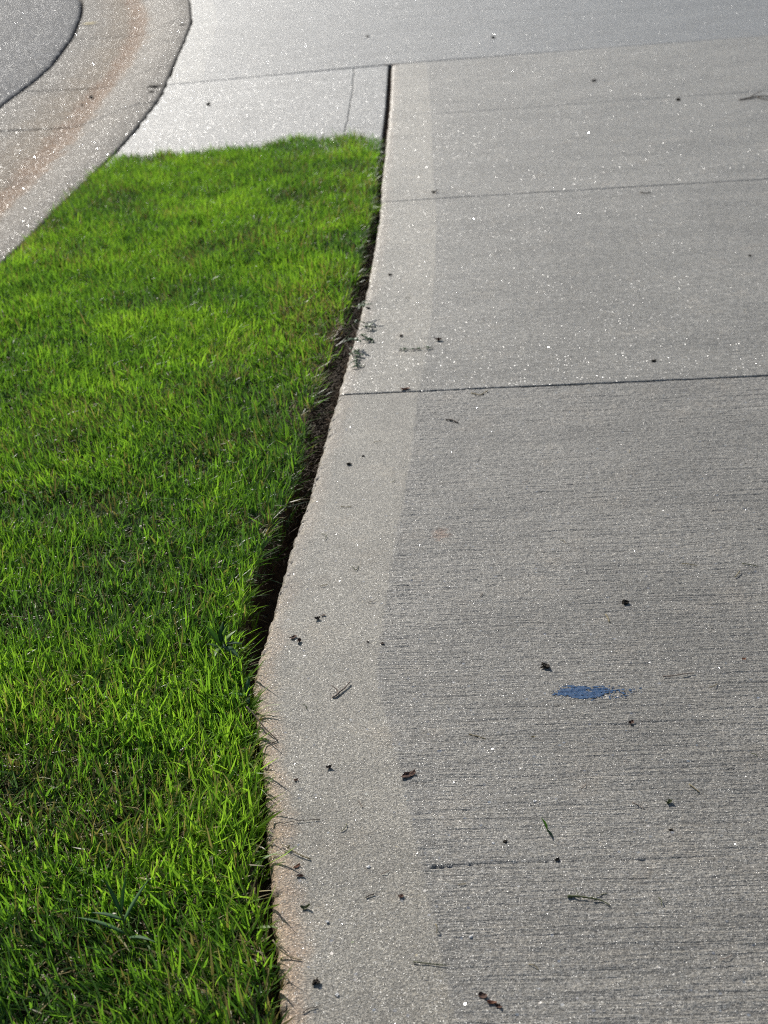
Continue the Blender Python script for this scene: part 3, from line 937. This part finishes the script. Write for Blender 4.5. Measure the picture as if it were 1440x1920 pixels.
# --- scraps of leaf
crumple(550, 1196, .013, .009, M_BROWN, 'leaf_scrap', 'larger dark brown leaf scrap of a pair on the margin', 'leaf', .4, .25, 1)
crumple(561, 1203, .010, .008, M_BROWN, 'leaf_scrap', 'ragged smaller dark brown leaf scrap of a pair on the margin', 'leaf', 1.4, .5, 2)
crumple(595, 1161, .011, .009, M_CLOD, 'leaf_scrap', 'blackish curled leaf scrap with a thin tail of debris', 'leaf', .2, .6, 3)
crumple(606, 1154, .009, .005, M_TWIG, 'leaf_scrap', 'pale pinkish leaf scrap next to a blackish one', 'leaf', .1, .3, 4)
crumple(765, 1455, .026, .011, M_BROWN, 'leaf_scrap', 'dark red brown dry leaf lying on the inner margin line', 'leaf', .35, .22, 5)
crumple(760, 730, .024, .011, M_RUST, 'leaf_scrap', 'rusty brown leaf caught in the cut joint', 'leaf', .15, .25, 6)
crumple(822, 638, .024, .012, M_BROWN, 'leaf_scrap', 'red brown spiky dry leaf near the weeds on the sidewalk', 'leaf', -.4, .5, 7)
crumple(814, 361, .028, .016, M_CLOD, 'leaf_scrap', 'dark leaf scrap just beyond the second cut joint', 'leaf', .2, .4, 8)
crumple(1184, 1356, .011, .007, M_BROWN, 'leaf_scrap', 'small brown leaf scrap with a tail nearer than the blue paint', 'leaf', .8, .5, 9)
crumple(1395, 1236, .008, .006, M_RUST, 'leaf_scrap', 'tiny rusty leaf scrap alone on broomed concrete', 'leaf', .2, .4, 10)
crumple(905, 1868, .011, .007, M_BROWN, 'leaf_scrap', 'dark brown leaf scrap of a reddish trio on concrete', 'leaf', -.6, .3, 11)
crumple(922, 1880, .012, .006, M_RUST, 'leaf_scrap', 'reddest leaf scrap of a reddish trio on concrete', 'leaf', -.2, .3, 12)
crumple(935, 1888, .009, .006, M_BROWN, 'leaf_scrap', 'smallest leaf scrap of a reddish trio on concrete', 'leaf', -.8, .5, 13)
crumple(557, 1625, .011, .005, M_RUST, 'leaf_scrap', 'thin rusty leaf scrap on the margin by the stained edge', 'leaf', .5, .3, 14)
crumple(563, 1643, .012, .004, M_BROWN, 'leaf_scrap', 'narrow brown leaf scrap on the margin nearer than a rusty one', 'leaf', -.2, .3, 15)
crumple(572, 1703, .013, .006, M_OLIVE, 'leaf_scrap', 'yellow green leaf scrap with dark spots on the margin', 'leaf', .1, .5, 16)
crumple(1254, 1506, .010, .006, M_OLIVE, 'leaflet', 'curled olive leaflet standing up on the slab', 'leaf', .5, .8, 17)
crumple(752, 1681, .008, .006, M_BROWN, 'leaf_scrap', 'little dark brown leaf scrap inside the margin line', 'leaf', -.7, .4, 18)
crumple(555, 1463, .007, .006, M_BROWN, 'leaf_scrap', 'round brown leaf crumb on the margin near the lawn', 'leaf', .3, .5, 19)
crumple(617, 1440, .010, .005, M_DARK, 'leaf_scrap', 'spider shaped dark leaf scrap on the margin', 'leaf', .3, .8, 20)
crumple(1172, 1448 - 20, .004, .003, M_RUST, 'leaf_scrap', 'minute rust coloured crumb on the broomed slab', 'leaf', 0, .4, 21)
crumple(1000, 1392 - 10, .006, .003, M_STRAW, 'leaf_scrap', 'minute straw coloured crumb on the broomed slab', 'leaf', 0, .4, 22)
crumple(690, 598 - 20, .016, .010, M_CLOD, 'leaf_scrap', 'black leaf scrap beside the trench above the weeds', 'leaf', -.5, .4, 23)
crumple(1406, 480, .014, .006, M_DARK, 'leaf_scrap', 'small dark scrap alone far along the sidewalk', 'leaf', .1, .4, 24)
crumple(690, 1240 - 36, .005, .004, M_DARK, 'leaf_scrap', 'tiny dark crumb on the smooth margin', 'leaf', 0, .4, 25)

# green leaf standing on its edge and its stalk
lf = tag(empty('leaflet', at(1026, 1556)), 'narrow yellow green leaflet standing upright on broomed concrete', 'leaf')
leaf((0, 0, 0), (-.25, .1, .9), .018, .006, M_WEED, 'blade', lf, .2, .3, .9)
leaf((0, 0, 0), (.3, -.9, .12), .016, .003, M_WEED, 'stalk', lf, .1, .3, .3)

# --- clods and pebbles
for (px, py, sz, mat, lab, cat) in [
        (1173, 1131, .010, M_CLOD, 'black crumbly clod, the larger one on the slab beyond the blue paint', 'clod'),
        (1023, 1251, .011, M_CLOD, 'black crumbly clod just left of and beyond the blue paint spot', 'clod'),
        (654, 871, .008, M_CLOD, 'round black clod on the margin nearer than the cut joint', 'clod'),
        (681, 856, .005, M_CLOD, 'very small black clod on the margin nearer than the cut joint', 'clod'),
        (717, 1207, .007, M_DARK, 'dark pebble exactly on the bend of the margin line', 'pebble'),
        (925, 72, .020, M_CLOD, 'dark round clod on the far slab across the joint', 'clod'),
        (690, 69, .016, M_DARK, 'brown clod on the far slab above the open joint', 'clod'),
        (1272, 188, .016, M_CLOD, 'dark round clod near the scraggly far twig', 'clod'),
        (1114, 152, .016, M_DARK, 'brown clod just this side of the far joint', 'clod'),
        (391, 196, .018, M_CLOD, 'dark clod on the pale landing beyond the lawn', 'clod'),
        (1226, 678, .008, M_CLOD, 'small dark clod just beyond the cut joint', 'clod'),
        (752, 631, .007, M_DARK, 'small brown clod on the margin among the weed sprigs', 'clod'),
        (731, 516, .009, M_DARK, 'olive brown clod on the margin far along the trench', 'clod'),
        (1003, 1503, .0050, M_PALE, 'white quartz pebble, largest of the glinting ones, on the slab', 'pebble'),
        (925, 1582, .0042, M_PALE, 'white quartz pebble just beyond the long dark groove', 'pebble'),
        (883, 1757, .0042, M_PALE, 'white quartz pebble nearer than the long dark groove', 'pebble'),
        (691, 1626, .0048, M_PALE, 'white quartz pebble, larger, on the smooth margin', 'pebble'),
        (614, 1729, .0046, M_PALE, 'white quartz pebble on the margin beside the yellow green scrap', 'pebble'),
        (632, 1866, .0046, M_PALE, 'white quartz pebble on the margin near the rusty edge', 'pebble'),
        (593, 1843, .0075, M_CLOD, 'black clod on the margin near the rusty edge', 'clod'),
        (1258, 1557, .0050, M_CLOD, 'small black clod below the curled olive leaflet', 'clod'),
        (948, 1580, .0050, M_CLOD, 'flat black clod beside a white quartz pebble', 'clod'),
        (1045, 1613, .0046, M_CLOD, 'small black clod lying in the long dark groove', 'clod')]:
    fl = .45 if cat == 'pebble' else .6
    lump(px, py, sz, mat, cat, lab, cat, fl, .4 if cat == 'pebble' else .85, random.uniform(.9, 1.35), random.uniform(0, 3))
# two stones in the gutter
for px, py, sz, lab in [(172, 185, .030, 'larger dark stone lying in the clay stained gutter'), (154, 198, .015, 'tiny dark stone beside a larger one in the gutter')]:
    o = lump(px, py, sz, M_CLOD, 'stone', lab, 'stone')
    c = at(px, py, -.082)
    o.location = (c.x, c.y, -.080 + sz * .2)
# debris in the curb joint
for k, (px, py, sz, lab) in enumerate([(293, 165, .055, 'dark heap of washed leaf debris in the curb joint'), (288, 174, .035, 'smaller dark heap of debris below another in the curb joint'),
                                       (345, 49, .05, 'dark debris heap in the farthest curb joint')]):
    o = lump(px, py, sz, M_CLOD, 'debris_heap', lab, 'debris', .22, 1.0, 1.3, .1, seed=k)
    c = at(px, py, -.006)
    o.location = (c.x, c.y, -.006 + .004)

# a sliver of wood at the corner where the open joint meets the far slab
o = crumple(735, 121, .10, .022, M_DARK, 'wood_sliver', 'flat grey sliver at the corner of the open joint', 'debris', -.05, .05, 31)

# clippings that only their place tells apart
bits = [(900, 1120, 1.2), (1060, 1020, 2.0), (760, 560, .4), (905, 600, 1.), (700, 830, .3), (735, 905, .8),
        (690, 1130, .2), (1330, 1290, .5), (1420, 1420, 2.2), (1090, 1480, .9), (860, 1660, .1), (1240, 1700, 1.6), (1350, 1800, .3), (1010, 1820, 2.4),
        (640, 1560, 1.1), (715, 1640, .5), (600, 1100, .3), (575, 1330, 2.0), (980, 905, .2), (1180, 850, 1.4)]
for i, (px, py, a) in enumerate(bits):
    p = at(px, py)
    L_ = random.uniform(.008, .016)
    d = Vector((math.cos(a), math.sin(a), 0)) * L_
    o = tube([(0, 0, .0011), tuple(d * .5 + Vector((0, 0, .0022)) + Vector((d.y, -d.x, 0)) * .15), tuple(d + Vector((0, 0, .0011)))], .0006, .0005,
             [M_TWIG, M_STRAW, M_OLIVE][i % 3], 'clipping', sides=5)
    o.location = (p.x, p.y, 0)
    tag(o, ['hair thin brown clipping lying loose on the sidewalk concrete', 'hair thin straw yellow clipping lying loose on the sidewalk concrete', 'hair thin olive green clipping lying loose on the sidewalk concrete'][i % 3],
        'clipping', ['brown', 'straw yellow', 'olive green'][i % 3] + ' clippings on the sidewalk')


# --- paint marks: flecks of paint on the high points of the relief
def paint(name, cx, cy, z, rx, ry, tail, mat, label, cat, cell=.0009, dens=.84, rot=0.0, par=None):
    xs_ = np.arange(-rx * 1.2, rx * 1.2 + tail, cell)
    ys_ = np.arange(-ry * 1.3, ry * 1.3, cell)
    Xp, Yp = np.meshgrid(xs_, ys_, indexing='ij')
    Rr = np.hypot(Xp / rx, Yp / ry)
    body = np.clip(1.25 - Rr, 0, 1) * 1.6
    tl = np.clip(1 - (Xp - rx * .4) / tail, 0, 1) * (Xp > rx * .2) * np.clip(1.3 - np.abs(Yp) / (ry * .85), 0, 1) * .80 if tail else 0
    pr = np.minimum(np.maximum(body, tl), dens)
    wx, wy = cx + Xp, cy + Yp + rot * Xp
    nz = .5 * vnoise(wx * 90, wy * 330, 101) + .5 * vnoise(wx * 500, wy * 500, 102)
    on = nz < .10 + .75 * pr
    on &= pr > .02
    nr, nc = Xp.shape
    q = grid_faces(nr, nc)
    keep = on[:-1, :-1].ravel()
    q = q[keep]
    used = np.unique(q)
    remap = np.zeros(nr * nc, int); remap[used] = np.arange(len(used))
    Vv = np.stack([wx, wy, z(wx, wy)], -1).reshape(-1, 3)[used]
    Vv[:, 0] -= cx; Vv[:, 1] -= cy
    o_ = mesh_np(name, Vv, [remap[q][:, ::-1]], mat)
    o_.location = (cx, cy, 0)
    return tag(o_, label, cat)


def slab_z(x, y):
    s = y.copy()
    for _ in range(4):
        m = -.08 + (-.035) * (s - J0) / (J1 - J0)
        s = y - m * (x - edge(s))
    t = x - edge(s)
    return broom_height(t, s, x, y, .25) + .0005


pc = at(1092, 1299)
paint('paint_mark', pc.x, pc.y, slab_z, .036, .017, .085, M_BLUE, 'blue spray paint spot with a fading tail on the sidewalk', 'paint mark', rot=-.10)
yc = at(167, 45, -.072)
paint('paint_mark', yc.x, yc.y, lambda x, y: 0 * x - .0665, .06, .030, 0, M_YELL, 'yellow paint dash on the gutter next to the asphalt', 'paint mark', cell=.006, dens=.8)

# ------------------------------------------------------------------ weeds
# broad leaved weed at the cut edge
p = at(418, 1225)
z0 = float(lawn_z(p.x, p.y))
wd = tag(empty('broadleaf_weed', (p.x, p.y, z0)), 'broad leaved weed with grey green leaves at the lawn edge by the trench', 'weed')
tube([(0, 0, 0), (.004, .002, .012), (.004, .0, .034)], .0016, .0011, M_WEED, 'stem', wd)
for d, L_, w_, g_, mat, bend, b0 in [((-.55, .3, .9), .036, .012, 1.0, M_WEED, .1, .012), ((.25, .2, .8), .030, .009, .95, M_WEED, .3, .014), ((.9, -.1, .45), .030, .008, .3, M_GLAUC, .9, .012),
                                ((.7, -.8, .1), .040, .011, .6, M_GLAUC, .5, .014), ((.6, .5, .6), .030, .008, .9, M_WEED, .5, .012), ((-.6, -.2, .7), .026, .010, .1, M_WEED, .5, .006), ((-.2, -.9, .4), .034, .010, .8, M_WEED, .6, .01),
                                ((.1, .6, .7), .028, .010, .2, M_WEED, .4, .02)]:
    leaf((0, 0, b0 + .010), d, L_ * 1.12, w_, mat, 'leaf', wd, bend, .3, g_)
# second weed leaf group drooping into the gap
p = at(468, 1300)
wd = tag(empty('broadleaf_weed', (p.x - .004, p.y, -.02)), 'small drooping weed squeezed between lawn and slab edge', 'weed')
tube([(0, 0, -.01), (0, 0, .012), (.001, .002, .022)], .0013, .0009, M_WEED, 'stem', wd)
for d, L_, w_, g_ in [((.10, .55, .8), .030, .008, .25), ((.15, -.9, .3), .022, .007, .3), ((-.7, -.2, .6), .026, .007, .6)]:
    leaf((0, 0, .014), d, L_, w_, M_GLAUC, 'leaf', wd, .5, .3, g_)
# tall coarse grass tuft in the near lawn
p = at(240, 1765)
wd = tag(empty('coarse_grass', (p.x, p.y, float(lawn_z(p.x, p.y)))), 'tall coarse blue green grass shoot standing above the near lawn', 'weed')
tube([(0, 0, 0), (-.001, .004, .03), (-.004, .010, .055)], .0016, .0010, M_GLAUC, 'stem', wd)
for d, L_, b0, bend in [((-.85, .25, .45), .060, .022, .5), ((.55, .5, .75), .055, .038, .25), ((-.8, .2, .35), .036, .042, .5), ((.2, .3, .95), .045, .050, .1), ((-.3, .35, .9), .040, .052, .2), ((.6, -.4, .5), .05, .015, .7)]:
    leaf((-.002, .004, b0), d, L_, .0052, M_GLAUC, 'leaf', wd, bend, .35, random.random())
# sprawling weeds that hang out of the trench onto the slab
for (px, py, lab, shoots) in [
        (640, 640, 'wilted dark weed sprawling from the trench toward the joint', [((655, 655, 10), (668, 662, 6), (676, 668, 4)), ((655, 660, 10), (664, 676, 5), (672, 690, 2)), ((652, 650, 14), (662, 650, 18), (672, 655, 20))]),
        (655, 600, 'wilted thin weed arching from the trench above a darker one', [((668, 612, 12), (684, 618, 8), (706, 617, 3)), ((672, 590, 16), (680, 590, 30), (686, 600, 34)), ((664, 622, 10), (680, 634, 5), (700, 640, 2))])]:
    b0 = at(px, py); b0.z = -.03
    wd = tag(empty('wilted_weed', b0), lab, 'weed')
    for sh in shoots:
        pts = [at(x, y) + Vector((0, 0, z / 1000)) - b0 for x, y, z in sh]
        tube([Vector((0, 0, 0)), pts[0] * .6 + Vector((0, 0, .012))] + pts, .0012, .0006, M_DARK, 'stem', wd)
        for j in range(11):
            q = pts[random.choice([0, 1, 1, 2, 2])].lerp(pts[2], random.random() * .7)
            a = random.uniform(0, 2 * math.pi)
            leaf(q + Vector((0, 0, .001)), (math.cos(a), math.sin(a), random.uniform(-.05, .5)), random.uniform(.010, .022), random.uniform(.005, .010), M_WEED, 'leaf', wd, random.uniform(.2, 1.), .3,
                 random.uniform(0, .25), nseg=5)
for (px, py, lab, n_) in [(766, 657, 'little green sprig lying across the margin', 7), (792, 655, 'second green sprig lying by the spiky dry leaf', 6)]:
    b0 = at(px, py); 
    wd = tag(empty('sprig', b0), lab, 'sprig')
    tube([Vector((-.022, .004, .0012)), Vector((0, 0, .003)), Vector((.026, -.002, .0014))], .0008, .0006, M_DARK, 'stem', wd)
    for j in range(n_):
        a = random.uniform(0, 6.28)
        leaf((random.uniform(-.018, .018), 0, .003), (math.cos(a), math.sin(a), .25), random.uniform(.007, .014), random.uniform(.003, .006), M_WEED, 'leaf', wd, .6, .3, random.uniform(.1, .5), nseg=5)
# a few broad leaves in the lawn
for (px, py, g_, dr_, lab) in [(288, 1226, .8, .55, 'yellowing broad leaf poking up from the lawn'), (262, 1228, .9, 0, 'small bright round leaf in the lawn beside a yellowing one'),
                               (236, 1240, .7, 0, 'long bright broad leaf in the lawn beside a small round one'), (492, 795, 1., .2, 'bright flat leaf on the lawn near the worn strip'), (500, 900, .9, .1, 'bright broad leaf low in the lawn by the trench')]:
    p = at(px, py)
    o = leaf((0, 0, 0), (random.uniform(-.3, .3), .35, .9), .045, .011, M_WEED, 'lawn_leaf', None, .6, .3, g_, dr_)
    o.location = (p.x, p.y, float(lawn_z(p.x, p.y)))
    tag(o, lab, 'leaf')
